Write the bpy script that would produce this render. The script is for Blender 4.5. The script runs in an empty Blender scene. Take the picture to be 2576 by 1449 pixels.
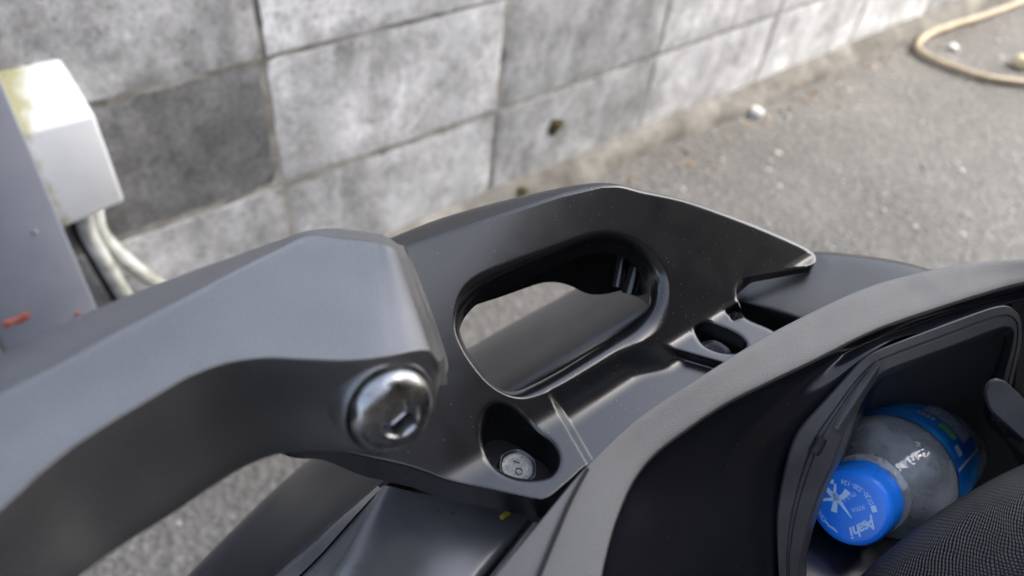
import bpy, bmesh, math, random
import numpy as np
from mathutils import Vector, Matrix
random.seed(7); rng = np.random.default_rng(7)
R = math.radians
scn = bpy.context.scene
COL = scn.collection

# ------------------------------------------------------------------ camera
# world: X along the block wall, Y towards it, Z up.  The lens position and angles come from the
# vanishing points of the wall's 400 x 200 mm block grid.
FPX, CX, CY = 1910.0, 1288.0, 724.5            # focal length and centre for a 2576 px wide picture
CAM = np.array([0, 0, .92])
_d = np.array([1030 - CX, 2640 - CY, FPX]); _d /= np.linalg.norm(_d)
_h = np.array([4300 - CX, -775 - CY, FPX]); _h -= _d * (_h @ _d); _h /= np.linalg.norm(_h)
_n = np.cross(_d, _h)
M = np.array([_h, -_n, -_d])                   # lens axes (right, down, forward) -> world
cam = bpy.data.cameras.new('camera'); camo = bpy.data.objects.new('camera', cam); COL.objects.link(camo)
cam.sensor_width = 36; cam.lens = FPX / 2576 * 36; cam.clip_start = .01; cam.clip_end = 500
rt, dn, fw = M[:, 0], M[:, 1], M[:, 2]
camo.matrix_world = Matrix(((rt[0], -dn[0], -fw[0], 0), (rt[1], -dn[1], -fw[1], 0), (rt[2], -dn[2], -fw[2], .92), (0, 0, 0, 1)))
cam.dof.use_dof = True; cam.dof.focus_distance = .262; cam.dof.aperture_fstop = 9.0
scn.camera = camo

# ------------------------------------------------------------------ light
SUN_EL, SUN_AZ = R(42), R(118)                 # azimuth counted from +Y clockwise
w = bpy.data.worlds.new('World'); scn.world = w; w.use_nodes = True
nt = w.node_tree; bg = nt.nodes['Background']
sky = nt.nodes.new('ShaderNodeTexSky'); sky.sky_type = 'NISHITA'; sky.sun_disc = False
sky.sun_elevation = SUN_EL; sky.sun_rotation = SUN_AZ; sky.air_density = 1.0; sky.dust_density = 3.0; sky.ozone_density = 1.0
hs = nt.nodes.new('ShaderNodeHueSaturation'); hs.inputs['Saturation'].default_value = .62   # thin high cloud
nt.links.new(sky.outputs[0], hs.inputs['Color']); nt.links.new(hs.outputs[0], bg.inputs[0]); bg.inputs[1].default_value = .15
sl = bpy.data.lights.new('sun', 'SUN'); sl.energy = .9; sl.angle = R(26); sl.color = (1, .92, .82)
so = bpy.data.objects.new('sun', sl); COL.objects.link(so)
sdir = Vector((math.sin(SUN_AZ) * math.cos(SUN_EL), math.cos(SUN_AZ) * math.cos(SUN_EL), math.sin(SUN_EL)))
so.rotation_euler = (-sdir).to_track_quat('-Z', 'Y').to_euler()
scn.view_settings.view_transform = 'Standard'; scn.view_settings.look = 'None'
scn.view_settings.exposure = 1.97; scn.view_settings.gamma = 1

# ------------------------------------------------------------------ helpers
def ray(x, y): return M @ np.array([(x - CX) / FPX, (y - CY) / FPX, 1.0])
def HZ(x, y, z):                                # on the sight line at world height z
    r = ray(x, y); return CAM + r * (z - CAM[2]) / r[2]
def WY(x, y, Y):
    r = ray(x, y); return CAM + r * Y / r[1]
def DP(x, y, z): return CAM + ray(x, y) * z     # at lens depth z
def pix(P):
    c = (np.asarray(P) - CAM) @ M
    return CX + FPX * c[..., 0] / c[..., 2], CY + FPX * c[..., 1] / c[..., 2]

def catmull(P, n, closed=False):
    P = np.asarray(P, float)
    if closed: Q = np.vstack([P[-1], P, P[0], P[1]])
    else: Q = np.vstack([2 * P[0] - P[1], P, 2 * P[-1] - P[-2]])
    seg = len(Q) - 3
    T = [0.]
    for a, b in zip(Q[:-1], Q[1:]): T.append(T[-1] + max(np.linalg.norm(b - a), 1e-7) ** .5)
    L = np.array([np.linalg.norm(Q[i + 2] - Q[i + 1]) for i in range(seg)]); cum = np.concatenate([[0], np.cumsum(L)])
    out = []
    for s in np.linspace(0, cum[-1], n, endpoint=not closed):
        i = min(np.searchsorted(cum, s, 'right') - 1, seg - 1); i = max(i, 0)
        u = (s - cum[i]) / max(L[i], 1e-9)
        t0, t1, t2, t3 = T[i:i + 4]; t = t1 + u * (t2 - t1)
        p0, p1, p2, p3 = Q[i:i + 4]
        A1 = (t1 - t) / (t1 - t0) * p0 + (t - t0) / (t1 - t0) * p1
        A2 = (t2 - t) / (t2 - t1) * p1 + (t - t1) / (t2 - t1) * p2
        A3 = (t3 - t) / (t3 - t2) * p2 + (t - t2) / (t3 - t2) * p3
        B1 = (t2 - t) / (t2 - t0) * A1 + (t - t0) / (t2 - t0) * A2
        B2 = (t3 - t) / (t3 - t1) * A2 + (t - t1) / (t3 - t1) * A3
        out.append((t2 - t) / (t2 - t1) * B1 + (t - t1) / (t2 - t1) * B2)
    return np.array(out)

def tag(o, label=None, cat=None, group=None, kind=None):
    if label: o['label'] = label
    if cat: o['category'] = cat
    if group: o['group'] = group
    if kind: o['kind'] = kind
    return o
def empty(name, loc=(0, 0, 0)):
    o = bpy.data.objects.new(name, None); o.location = loc; o.empty_display_size = .05; COL.objects.link(o); return o
def link(name, me, mat, parent=None, smooth=True, angle=35):
    o = bpy.data.objects.new(name, me); COL.objects.link(o)
    if mat and not me.materials: me.materials.append(mat)
    if smooth:
        me.polygons.foreach_set('use_smooth', [True] * len(me.polygons))
        me.set_sharp_from_angle(angle=R(angle))
    if parent:
        o.parent = parent; o.matrix_parent_inverse = Matrix.Translation(-world_loc(parent))
    return o
def world_loc(o):
    l = Vector(o.location)
    return l
def mesh(name, verts, faces):
    me = bpy.data.meshes.new(name)
    me.from_pydata([tuple(map(float, v)) for v in verts], [], [tuple(int(i) for i in f) for f in faces]); me.update(); return me
def fix_normals(me):
    bm = bmesh.new(); bm.from_mesh(me); bmesh.ops.recalc_face_normals(bm, faces=bm.faces); bm.to_mesh(me); bm.free()

def loft(name, rows, nu, nv, mat, parent=None, closed_u=False, closed_v=False, angle=35, thick=0, raw=False, straight=()):
    """surface through rows of 3-D points; rows are splined, then the columns are splined across the rows"""
    rr = [np.asarray(r, float) for r in rows] if raw else [catmull(r, nu, closed_u) for r in rows]
    G = np.array(rr)                             # rows, nu, 3
    nrow = len(rr)
    if nrow > 2 and nv > 1:
        cols = []
        tot = []
        Q = np.concatenate([G[-1:], G, G[:2]]) if closed_v else np.concatenate([2 * G[:1] - G[1:2], G, 2 * G[-1:] - G[-2:-1]])
        segs = nrow if closed_v else nrow - 1
        for i in range(segs):
            p0, p1, p2, p3 = Q[i:i + 4]
            d0 = np.maximum(np.linalg.norm(p1 - p0, axis=1, keepdims=True), 1e-6) ** .5
            d1 = np.maximum(np.linalg.norm(p2 - p1, axis=1, keepdims=True), 1e-6) ** .5
            d2 = np.maximum(np.linalg.norm(p3 - p2, axis=1, keepdims=True), 1e-6) ** .5
            for k in range(nv):
                u = k / nv
                if i in straight: tot.append(p1 + (p2 - p1) * u); continue
                t0, t1, t2, t3 = 0, d0, d0 + d1, d0 + d1 + d2; t = t1 + u * (t2 - t1)
                A1 = (t1 - t) / (t1 - t0) * p0 + (t - t0) / (t1 - t0) * p1
                A2 = (t2 - t) / (t2 - t1) * p1 + (t - t1) / (t2 - t1) * p2
                A3 = (t3 - t) / (t3 - t2) * p2 + (t - t2) / (t3 - t2) * p3
                B1 = (t2 - t) / (t2 - t0) * A1 + (t - t0) / (t2 - t0) * A2
                B2 = (t3 - t) / (t3 - t1) * A2 + (t - t1) / (t3 - t1) * A3
                tot.append((t2 - t) / (t2 - t1) * B1 + (t - t1) / (t2 - t1) * B2)
        if not closed_v: tot.append(G[-1])
        G = np.array(tot)
    nr, nc = G.shape[:2]
    V = G.reshape(-1, 3); F = []
    for i in range(nr if closed_v else nr - 1):
        i2 = (i + 1) % nr
        for j in range(nc if closed_u else nc - 1):
            j2 = (j + 1) % nc
            F.append((i * nc + j, i * nc + j2, i2 * nc + j2, i2 * nc + j))
    me = mesh(name, V, F)
    lu = np.concatenate([np.zeros((nr, 1)), np.cumsum(np.linalg.norm(np.diff(G, axis=1), axis=2), axis=1)], 1)
    lv = np.concatenate([np.zeros((1, nc)), np.cumsum(np.linalg.norm(np.diff(G, axis=0), axis=2), axis=0)], 0)
    uvl = me.uv_layers.new(name='UVMap')
    li = np.zeros(len(me.loops), int); me.loops.foreach_get('vertex_index', li)
    uv = np.stack([np.broadcast_to(lu.mean(0), (nr, nc)).reshape(-1)[li], lv.reshape(-1)[li]], 1)
    uvl.data.foreach_set('uv', uv.reshape(-1).astype(np.float32))
    o = link(name, me, mat, parent, True, angle)
    if thick:
        m = o.modifiers.new('thickness', 'SOLIDIFY'); m.thickness = thick; m.offset = 0
    return o

def by_index(P_, per=9):                           # keeps the stations of all rows in step
    P_ = np.asarray(P_); n = len(P_); Q_ = np.vstack([2 * P_[0] - P_[1], P_, 2 * P_[-1] - P_[-2]]); o_ = []
    for i in range(n - 1):
        p0, p1, p2, p3 = Q_[i:i + 4]; l0, l1, l2 = [max(np.linalg.norm(b - a), 1e-6) for a, b in ((p0, p1), (p1, p2), (p2, p3))]
        m1 = ((p1 - p0) / l0 * l1 + (p2 - p1) / l1 * l0) / (l0 + l1) * l1; m2 = ((p2 - p1) / l1 * l2 + (p3 - p2) / l2 * l1) / (l1 + l2) * l1
        for k_ in range(per):
            t = k_ / per; o_.append((2 * t ** 3 - 3 * t * t + 1) * p1 + (t ** 3 - 2 * t * t + t) * m1 + (-2 * t ** 3 + 3 * t * t) * p2 + (t ** 3 - t * t) * m2)
    o_.append(P_[-1]); return np.array(o_)
def frame_from(axis, hint=(0, 0, 1)):
    a = Vector(axis).normalized(); h = Vector(hint)
    u = (h - a * h.dot(a)).normalized(); v = a.cross(u)
    return u, v, a
def lathe(name, prof, n, mat, parent, origin, axis, hint=(0, 0, 1), rfun=None, angle=35):
    """prof: (radius, along axis); rfun(i, theta, r) may reshape ring i"""
    u, v, a = frame_from(axis, hint); O = Vector(origin); V = []; F = []; ring = []
    for i, (r, z) in enumerate(prof):
        if r < 1e-6: V.append(O + a * z); ring.append([len(V) - 1] * n); continue
        idx = []
        for k in range(n):
            th = 2 * math.pi * k / n; rr = rfun(i, th, r) if rfun else r
            V.append(O + u * (rr * math.cos(th)) + v * (rr * math.sin(th)) + a * z); idx.append(len(V) - 1)
        ring.append(idx)
    for i in range(len(prof) - 1):
        for k in range(n):
            q = [ring[i][k], ring[i][(k + 1) % n], ring[i + 1][(k + 1) % n], ring[i + 1][k]]
            q2 = []
            for x in q:
                if x not in q2: q2.append(x)
            if len(q2) > 2: F.append(q2)
    me = mesh(name, V, F); fix_normals(me)
    return link(name, me, mat, parent, True, angle)
def tube(name, pts, rad, n, m, mat, parent=None, closed=False, rfun=None):
    P = catmull(pts, m, closed); V = []; F = []
    up = Vector((0, 0, 1)); pv = None
    for i in range(m):
        a = Vector(P[min(i + 1, m - 1)] - P[max(i - 1, 0)]).normalized()
        if pv is None: pv = a.orthogonal().normalized()
        pv = (pv - a * pv.dot(a)).normalized(); b = a.cross(pv)
        rr = rfun(i / (m - 1)) if rfun else rad
        for k in range(n):
            th = 2 * math.pi * k / n
            V.append(Vector(P[i]) + pv * (rr * math.cos(th)) + b * (rr * math.sin(th)))
    for i in range(m - 1):
        for k in range(n): F.append((i * n + k, i * n + (k + 1) % n, (i + 1) * n + (k + 1) % n, (i + 1) * n + k))
    F.append(tuple(range(n))[::-1]); F.append(tuple((m - 1) * n + k for k in range(n)))
    me = mesh(name, V, F); return link(name, me, mat, parent, True, 50)
def box_bm(bm, c, s, bev=0, rot=None, seg=2):
    r = bmesh.ops.create_cube(bm, size=1); vs = r['verts']
    for v in vs: v.co = Vector((v.co.x * s[0], v.co.y * s[1], v.co.z * s[2]))
    if bev:
        es = list({e for v in vs for e in v.link_edges})
        g = bmesh.ops.bevel(bm, geom=es, offset=bev, segments=seg, affect='EDGES', profile=.5)
        vs = list({v for f in g['faces'] for v in f.verts} | {v for v in vs if v.is_valid})
    for v in vs:
        if rot: v.co = rot @ v.co
        v.co += Vector(c)
def bm_obj(name, bm, mat, parent=None, angle=35):
    me = bpy.data.meshes.new(name); bm.to_mesh(me); bm.free(); return link(name, me, mat, parent, True, angle)

# ------------------------------------------------------------------ materials
class NT:
    def __init__(s, name):
        s.m = bpy.data.materials.new(name); s.m.use_nodes = True; s.t = s.m.node_tree; s.b = s.t.nodes['Principled BSDF']; s.out = s.t.nodes['Material Output']
    def n(s, t, **kw):
        x = s.t.nodes.new(t)
        for k, v in kw.items():
            if k in x.inputs: x.inputs[k].default_value = v
            else: setattr(x, k, v)
        return x
    def l(s, a, b): s.t.links.new(a, b)
    def set(s, **kw):
        for k, v in kw.items(): s.b.inputs[k.replace('_', ' ')].default_value = v
    def coord(s, kind='Object', scale=(1, 1, 1)):
        if kind == 'World': src = s.n('ShaderNodeNewGeometry').outputs['Position']
        else: src = s.n('ShaderNodeTexCoord').outputs[kind]
        mp = s.n('ShaderNodeMapping'); mp.inputs['Scale'].default_value = scale; s.l(src, mp.inputs[0]); return mp.outputs[0]
    def noise(s, co, scale, detail=4, rough=.55):
        x = s.n('ShaderNodeTexNoise'); x.inputs['Scale'].default_value = scale; x.inputs['Detail'].default_value = detail; x.inputs['Roughness'].default_value = rough; s.l(co, x.inputs['Vector']); return x.outputs['Fac']
    def ramp(s, fac, *stops, interp='LINEAR'):
        x = s.n('ShaderNodeValToRGB'); e = x.color_ramp.elements; x.color_ramp.interpolation = interp
        while len(e) < len(stops): e.new(.5)
        for i, (p, c) in enumerate(stops):
            e[i].position = p; e[i].color = (c, c, c, 1) if not hasattr(c, '__len__') else (*c, 1)
        s.l(fac, x.inputs[0]); return x.outputs['Color']
    def mix(s, fac, a, b, mode='MIX'):
        x = s.n('ShaderNodeMix', data_type='RGBA', blend_type=mode)
        for v, i in ((fac, 0), (a, 6), (b, 7)):
            if hasattr(v, 'links'): s.l(v, x.inputs[i])
            else: x.inputs[i].default_value = v if i == 0 else (*v, 1)
        return x.outputs[2]
    def math(s, op, a, b=0.0):
        x = s.n('ShaderNodeMath', operation=op)
        for v, i in ((a, 0), (b, 1)):
            if hasattr(v, 'links'): s.l(v, x.inputs[i])
            else: x.inputs[i].default_value = v
        return x.outputs[0]
    def bump(s, h, strength=.3, dist=.001):
        x = s.n('ShaderNodeBump'); x.inputs['Strength'].default_value = strength; x.inputs['Distance'].default_value = dist; s.l(h, x.inputs['Height']); s.l(x.outputs[0], s.b.inputs['Normal'])

def plastic(name, base, rough, bump=.0, bscale=1500, dust=0.0, metallic=0.0, spec=.5, mott=.25, coat=0):
    k = NT(name); co = k.coord('World')
    mo = k.ramp(k.noise(co, 45, 5), (.3, 1 - mott), (.7, 1 + mott))
    c = k.mix(1.0, base, mo, 'MULTIPLY')
    rv = k.ramp(k.noise(co, 90, 6), (.3, max(rough - .03, .02)), (.7, rough + .03))
    if dust:
        vo = k.n('ShaderNodeTexVoronoi'); vo.inputs['Scale'].default_value = 800; vo.inputs['Randomness'].default_value = 1; k.l(co, vo.inputs['Vector'])
        sz = k.math('LESS_THAN', vo.outputs['Distance'], .12)
        wn = k.n('ShaderNodeSeparateColor'); k.l(vo.outputs['Color'], wn.inputs[0])
        sel = k.math('LESS_THAN', wn.outputs[0], dust)
        f = k.math('MULTIPLY', k.math('MULTIPLY', sz, sel), .4)
        c = k.mix(f, c, (.42, .40, .37)); 
    k.l(c, k.b.inputs['Base Color']); k.l(rv, k.b.inputs['Roughness'])
    k.set(Metallic=metallic, Specular_IOR_Level=spec, Coat_Weight=coat, Coat_Roughness=.22)
    if bump: k.bump(k.noise(co, bscale, 2), bump, .0004)
    return k.m

m_bar = plastic('satin_black_paint', (.008, .0078, .0086), .24, .02, 900, dust=.12, mott=.05, spec=.8, coat=.1)
m_arm = plastic('grey_cast_metal', (.190, .187, .188), .44, .45, 1600, metallic=.85, mott=.08)
m_rim = plastic('grained_grey_plastic', (.062, .059, .056), .47, .24, 1900, mott=.10, spec=.8)
m_tub = plastic('black_inner_plastic', (.008, .008, .011), .22, .05, 1200, dust=.03)
m_tub.node_tree.nodes['Principled BSDF'].inputs['Specular IOR Level'].default_value = .45
m_frame = plastic('black_frame_plastic', (.045, .045, .047), .44, .22, 1500)
m_tail = plastic('black_tail_plastic', (.010, .010, .011), .34, .10, 1500, dust=.16, spec=.38)
m_side = plastic('satin_dark_grey_panel', (.075, .076, .080), .30, .05, 1200, dust=.06, spec=1.0, coat=.4)
m_hole = plastic('matt_black_plastic', (.008, .008, .008), .6)  # plain matt black for the well floors
m_gap = plastic('black_rubber', (.006, .006, .006), .7)

def steel(name, base, rough, sc=700):
    k = NT(name); co = k.coord('World')
    no = k.noise(co, sc, 6, .65)
    k.l(k.ramp(no, (.3, [b * .62 for b in base]), (.55, base), (.75, [min(b * 1.2, 1) for b in base])), k.b.inputs['Base Color'])
    k.l(k.ramp(k.noise(co, sc * .6, 5), (.3, rough - .1), (.7, rough + .16)), k.b.inputs['Roughness'])
    k.set(Metallic=1.0); k.bump(k.noise(co, 1500, 4), .12, .0003); return k.m
m_bolt = steel('worn_zinc_steel', (.38, .378, .38), .25, 420)
m_hex = steel('galvanised_steel', (.12, .125, .125), .42, 1500)
m_socket = plastic('blue_grey_socket', (.16, .19, .28), .35, metallic=.6)

def mat_block():
    k = NT('weathered_concrete_block'); co = k.coord('World'); oi = k.n('ShaderNodeObjectInfo')
    a = k.ramp(k.noise(co, 9, 8, .62), (.30, .62), (.5, .95), (.72, 1.35))
    st = k.coord('World', (16, 16, 3.0))
    b = k.ramp(k.noise(st, 1.6, 6, .6), (.35, .86), (.5, 1.0), (.7, 1.16))
    c = k.mix(1.0, a, b, 'MULTIPLY')
    fine = k.ramp(k.noise(co, 130, 4, .75), (.3, .72), (.7, 1.26)); c = k.mix(1.0, c, fine, 'MULTIPLY')
    c = k.mix(1.0, c, oi.outputs['Color'], 'MULTIPLY')
    bl = k.ramp(k.noise(co, 21, 7, .68), (.33, .72), (.5, 1.0), (.68, 1.22)); c = k.mix(1.0, c, bl, 'MULTIPLY')
    pit = k.ramp(k.noise(co, 75, 4, .6), (.59, 1.0), (.68, .55)); c = k.mix(1.0, c, pit, 'MULTIPLY')
    lime = k.ramp(k.noise(k.coord('World', (20, 20, 7)), 1.3, 7, .65), (.50, 0), (.68, .75)); lime = k.math('MULTIPLY', lime, k.ramp(oi.outputs['Color'], (.18, .12), (.5, 1.0))); c = k.mix(lime, c, (.62, .65, .69))
    dk = k.ramp(k.noise(co, 26, 6, .7), (.58, 0), (.76, .65)); c = k.mix(dk, c, (.085, .080, .070))
    k.l(c, k.b.inputs['Base Color']); k.set(Roughness=.88, Specular_IOR_Level=.3)
    k.bump(k.noise(co, 160, 6, .7), .5, .003); return k.m
def mat_mortar():
    k = NT('mortar'); co = k.coord('World')
    k.l(k.ramp(k.noise(co, 14, 7, .65), (.32, (.10, .096, .085)), (.46, (.26, .25, .235)), (.64, (.44, .43, .41))), k.b.inputs['Base Color'])
    k.set(Roughness=.9); k.bump(k.noise(co, 90, 6, .7), .6, .004); return k.m
def mat_ground():
    k = NT('worn_asphalt'); co = k.coord('World')
    c = k.ramp(k.noise(co, 3.2, 6, .6), (.3, (.125, .120, .111)), (.55, (.163, .157, .146)), (.75, (.205, .196, .182)))
    vo = k.n('ShaderNodeTexVoronoi'); vo.inputs['Scale'].default_value = 110; k.l(co, vo.inputs['Vector'])
    sc = k.n('ShaderNodeSeparateColor'); k.l(vo.outputs['Color'], sc.inputs[0])
    agg = k.ramp(sc.outputs[0], (.0, .55), (.6, .95), (.9, 1.25), (1.0, 1.9)); c = k.mix(.4, c, k.mix(1.0, c, agg, 'MULTIPLY'))
    k.l(c, k.b.inputs['Base Color']); k.l(k.ramp(sc.outputs[1], (0, .55), (1, .9)), k.b.inputs['Roughness'])
    k.bump(vo.outputs['Distance'], .8, .004); return k.m
def mat_footing():
    k = NT('dirty_mortar'); co = k.coord('World')
    k.l(k.ramp(k.noise(co, 11, 7, .65), (.32, (.10, .093, .078)), (.48, (.19, .18, .16)), (.68, (.34, .325, .29))), k.b.inputs['Base Color'])
    k.set(Roughness=.9); k.bump(k.noise(co, 120, 6, .7), .7, .005); return k.m
m_block, m_mortar, m_ground = mat_block(), mat_mortar(), mat_ground()

# ------------------------------------------------------------------ ground
bm = bmesh.new()
bmesh.ops.create_grid(bm, x_segments=2, y_segments=2, size=60)
g = bm_obj('ground', bm, m_ground); tag(g, kind='structure')

# mortar haunch along the foot of the wall
rows = []
nx = 260; xs = np.linspace(-3.2, 8, nx)
prof = [(.868, .044), (.858, .042), (.846, .035), (.832, .024), (.822, .010), (.817, -.01)]
V = []; F = []
ph = rng.uniform(0, 6, 8)
for i, x in enumerate(xs):
    wob = sum(math.sin(x * f_ + p) * a for f_, p, a in zip((3.1, 7.7, 13, 23, 41), ph, (.004, .003, .003, .002, .0015)))
    for j, (y, z) in enumerate(prof):
        V.append((x, y + wob * j / 3, z + wob * .6 * (1 if j < 5 else 0) + random.uniform(-.0012, .0012)))
for i in range(nx - 1):
    for j in range(len(prof) - 1):
        a = i * len(prof) + j; F.append((a, a + 1, a + 1 + len(prof), a + len(prof)))
me = mesh('footing', V, F); fix_normals(me)
ft = link('mortar_footing', me, mat_footing()); tag(ft, kind='structure')

# ------------------------------------------------------------------ block wall
WALL_Y = .866; JX0, JZ0 = .346, .213
wall = empty('block_wall', (1.0, .9, 0)); tag(wall, 'weathered grey concrete block wall with stacked joints behind the scooter', 'wall')
bmes = []
for vq in range(5):                               # worn blocks: front face a grid whose rim is chipped and uneven
    rr = random.Random(40 + vq); bm = bmesh.new(); nu_, nv_ = 26, 13; W_, H_ = .3955, .1955; gridv = []
    for a in range(nu_ + 1):
        col_ = []
        for b in range(nv_ + 1):
            x = (a / nu_ - .5) * W_; z = (b / nv_ - .5) * H_; y = -.05 + rr.uniform(-.0003, .0003)
            e = min(a, nu_ - a, b, nv_ - b)
            if e == 0:
                j_ = rr.uniform(.0002, .0022) * (1 + 1.5 * (rr.random() < .12)); y += .0016
                x -= math.copysign(j_, x) * (a in (0, nu_)); z -= math.copysign(j_, z) * (b in (0, nv_))
            elif e == 1: x *= 1.010; z *= 1.03; y += rr.uniform(0, .0007)
            col_.append(bm.verts.new((x, y, z)))
        gridv.append(col_)
    for a in range(nu_):
        for b in range(nv_): bm.faces.new((gridv[a][b], gridv[a + 1][b], gridv[a + 1][b + 1], gridv[a][b + 1]))
    ringb = [gridv[a][0] for a in range(nu_)] + [gridv[nu_][b] for b in range(nv_)] + [gridv[a][nv_] for a in range(nu_, 0, -1)] + [gridv[0][b] for b in range(nv_, 0, -1)]
    backv = [bm.verts.new((v.co.x, .05, v.co.z)) for v in ringb]; nr_ = len(ringb)
    for i in range(nr_): bm.faces.new((ringb[i], backv[i], backv[(i + 1) % nr_], ringb[(i + 1) % nr_]))
    bmesh.ops.recalc_face_normals(bm, faces=bm.faces)
    bme = bpy.data.meshes.new('block'); bm.to_mesh(bme); bm.free(); bme.materials.append(m_block)
    bme.polygons.foreach_set('use_smooth', [True] * len(bme.polygons)); bme.set_sharp_from_angle(angle=R(50)); bmes.append(bme)
tone = {(-1, 1): .36, (-1, 2): .80, (-1, 3): 1.05, (-2, 2): .55, (-2, 1): .6, (0, 1): 1.22, (0, 2): 1.45, (-1, 0): .92, (0, 0): .98, (1, 0): .80, (1, 1): .78,
        (2, 1): 1.15, (2, 0): 1.15, (3, 0): 1.35, (4, 0): 1.4, (1, 2): .95, (2, 2): 1.3, (3, 1): 1.25}
for c in range(-8, 15):
    for r_ in range(0, 5):
        o = bpy.data.objects.new('block', bmes[(c * 3 + r_ * 2) % 5]); COL.objects.link(o)
        o.location = (JX0 + (c + .5) * .4 + random.uniform(-.0015, .0015), WALL_Y + .05 + random.uniform(-.0012, .0012), JZ0 + (r_ - .5) * .2 + random.uniform(-.001, .001))
        o.rotation_euler = (random.uniform(-.003, .003), random.uniform(-.0025, .0025), random.uniform(-.003, .003))
        t = tone.get((c, r_), random.uniform(.8, 1.25)) * .55
        o.color = (t * .975, t * .99, t * 1.025, 1)
        o.parent = wall; o.matrix_parent_inverse = Matrix.Translation((-1.0, -.9, 0))
bm = bmesh.new(); box_bm(bm, (JX0 + 3.5 * .4, WALL_Y + .0522, .50), (23 * .4 - .01, .1, 1.00))
bm_obj('mortar_joints', bm, m_mortar, wall)
# cap course
bm = bmesh.new(); box_bm(bm, (JX0 + 3.5 * .4, WALL_Y + .05, 1.047), (23 * .4, .13, .06), .006)
bm_obj('coping', bm, m_mortar, wall)
# mossy plugged weep hole in the lower course
k = NT('olive_moss'); co = k.coord('World'); k.l(k.ramp(k.noise(co, 120, 5), (.3, (.030, .026, .008)), (.7, (.13, .105, .03))), k.b.inputs['Base Color']); k.set(Roughness=1.0); k.bump(k.noise(co, 400, 4), 1, .004); m_moss = k.m
def blob_disc(name, P, rx, rz, mat, parent=None, seed=0, bulge=.006, normal='Y'):
    rr = random.Random(seed); n = 40; V = []; F = []
    ph = [rr.uniform(0, 6) for _ in range(4)]
    for i, s in enumerate((0, .35, .65, .85, 1.0)):
        for k_ in range(n):
            th = 2 * math.pi * k_ / n; w_ = 1 + .10 * math.sin(3 * th + ph[0]) + .07 * math.sin(5 * th + ph[1]) + .05 * math.sin(9 * th + ph[2])
            a, b = rx * s * w_ * math.cos(th), rz * s * w_ * math.sin(th); c_ = bulge * (1 - s * s) + rr.uniform(-.0006, .0006) - (.002 if s == 1 else 0)
            V.append((P[0] + a, P[1] - c_, P[2] + b) if normal == 'Y' else (P[0] + a, P[1] + b, P[2] + c_))
    for i in range(4):
        for k_ in range(n): F.append((i * n + k_, i * n + (k_ + 1) % n, (i + 1) * n + (k_ + 1) % n, (i + 1) * n + k_))
    me = mesh(name, V, F); fix_normals(me); return link(name, me, mat, parent)
blob_disc('weep_hole_moss', WY(1397, 318, .8655), .021, .020, m_moss, wall, 3)
blob_disc('moss_tuft', HZ(1315, 480, .035), .012, .012, m_moss, wall, 4, normal='Z')

# ------------------------------------------------------------------ unseen roof and wall behind the lens, added to shade the scooter
k = NT('dark_shade_roof_sheet'); co = k.coord('World'); k.l(k.ramp(k.noise(co, 6, 5), (.3, (.045, .043, .042)), (.7, (.06, .057, .055))), k.b.inputs['Base Color']); k.set(Roughness=.6); m_roof = k.m
k = NT('bronze_post'); k.set(Base_Color=(.07, .055, .045, 1), Roughness=.45); m_spost = k.m
k = NT('brown_siding'); co = k.coord('World'); k.l(k.ramp(k.noise(co, 6, 5), (.3, (.15, .115, .085)), (.7, (.19, .15, .11))), k.b.inputs['Base Color']); k.set(Roughness=.8); m_sid = k.m
shade_wall = empty('shade_wall', (-1.0, -2.7, 0)); tag(shade_wall, 'unseen brown boarded wall added behind the lens to block low light', 'shade_wall')  # out-of-view wall added to keep low sky out of the handle's reflections
V = []; F = []
for i in range(18):                               # lapped siding boards
    z = i * .2; b0 = len(V); V += [(-6, -2.70, z), (8, -2.70, z), (8, -2.718, z + .2), (-6, -2.718, z + .2), (-6, -2.718, z), (8, -2.718, z)]
    F += [(b0, b0 + 1, b0 + 2, b0 + 3), (b0 + 4, b0 + 5, b0 + 1, b0)]
link('siding', mesh('siding', V, F), m_sid, shade_wall, False)
sroof = empty('shade_roof', (1.0, -1.8, 0)); tag(sroof, 'unseen dark flat roof on bronze posts, added to shade the scooter', 'shade_roof')  # out-of-view roof added to darken the handle and hold off the sun
bm = bmesh.new(); box_bm(bm, (1.83, -1.48, 2.36), (2.94, 2.34, .05), .006); bm_obj('roof', bm, m_roof, sroof)
for x in (.45, 1.83, 3.2):
    bm = bmesh.new(); box_bm(bm, (x, -1.5, 2.295), (.06, 2.28, .08), .004); bm_obj('rafter', bm, m_spost, sroof)
    bm = bmesh.new(); box_bm(bm, (x, -2.4, 1.13), (.09, .09, 2.26), .006); bm_obj('post', bm, m_spost, sroof)

# ------------------------------------------------------------------ loose bits on the ground
k = NT('pale_aggregate'); oi = k.n('ShaderNodeNewGeometry')
k.l(k.ramp(oi.outputs['Random Per Island'], (0, (.20, .19, .175)), (.55, (.30, .29, .27)), (.85, (.5, .5, .48)), (1, (.75, .74, .70))), k.b.inputs['Base Color']); k.set(Roughness=.28); m_peb = k.m
ico = bmesh.new(); bmesh.ops.create_icosphere(ico, subdivisions=1, radius=1); iv = np.array([v.co[:] for v in ico.verts]); iF = np.array([[v.index for v in f.verts] for f in ico.faces]); ico.free()
def pebbles(name, pts, sizes, mat, flat=.55):
    V = []; F = []
    for i, (p, s) in enumerate(zip(pts, sizes)):
        q = iv * (1 + rng.uniform(-.25, .25, (len(iv), 1))); a = rng.uniform(0, 6.28); c_, s_ = math.cos(a), math.sin(a)
        q = q * np.array([s * rng.uniform(.8, 1.4), s, s * flat]); q = q @ np.array([[c_, s_, 0], [-s_, c_, 0], [0, 0, 1]])
        V.append(q + p); F.append(iF + i * len(iv))
    return link(name, mesh(name, np.vstack(V), np.vstack(F)), mat, None, True, 60)
N = 3600
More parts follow.
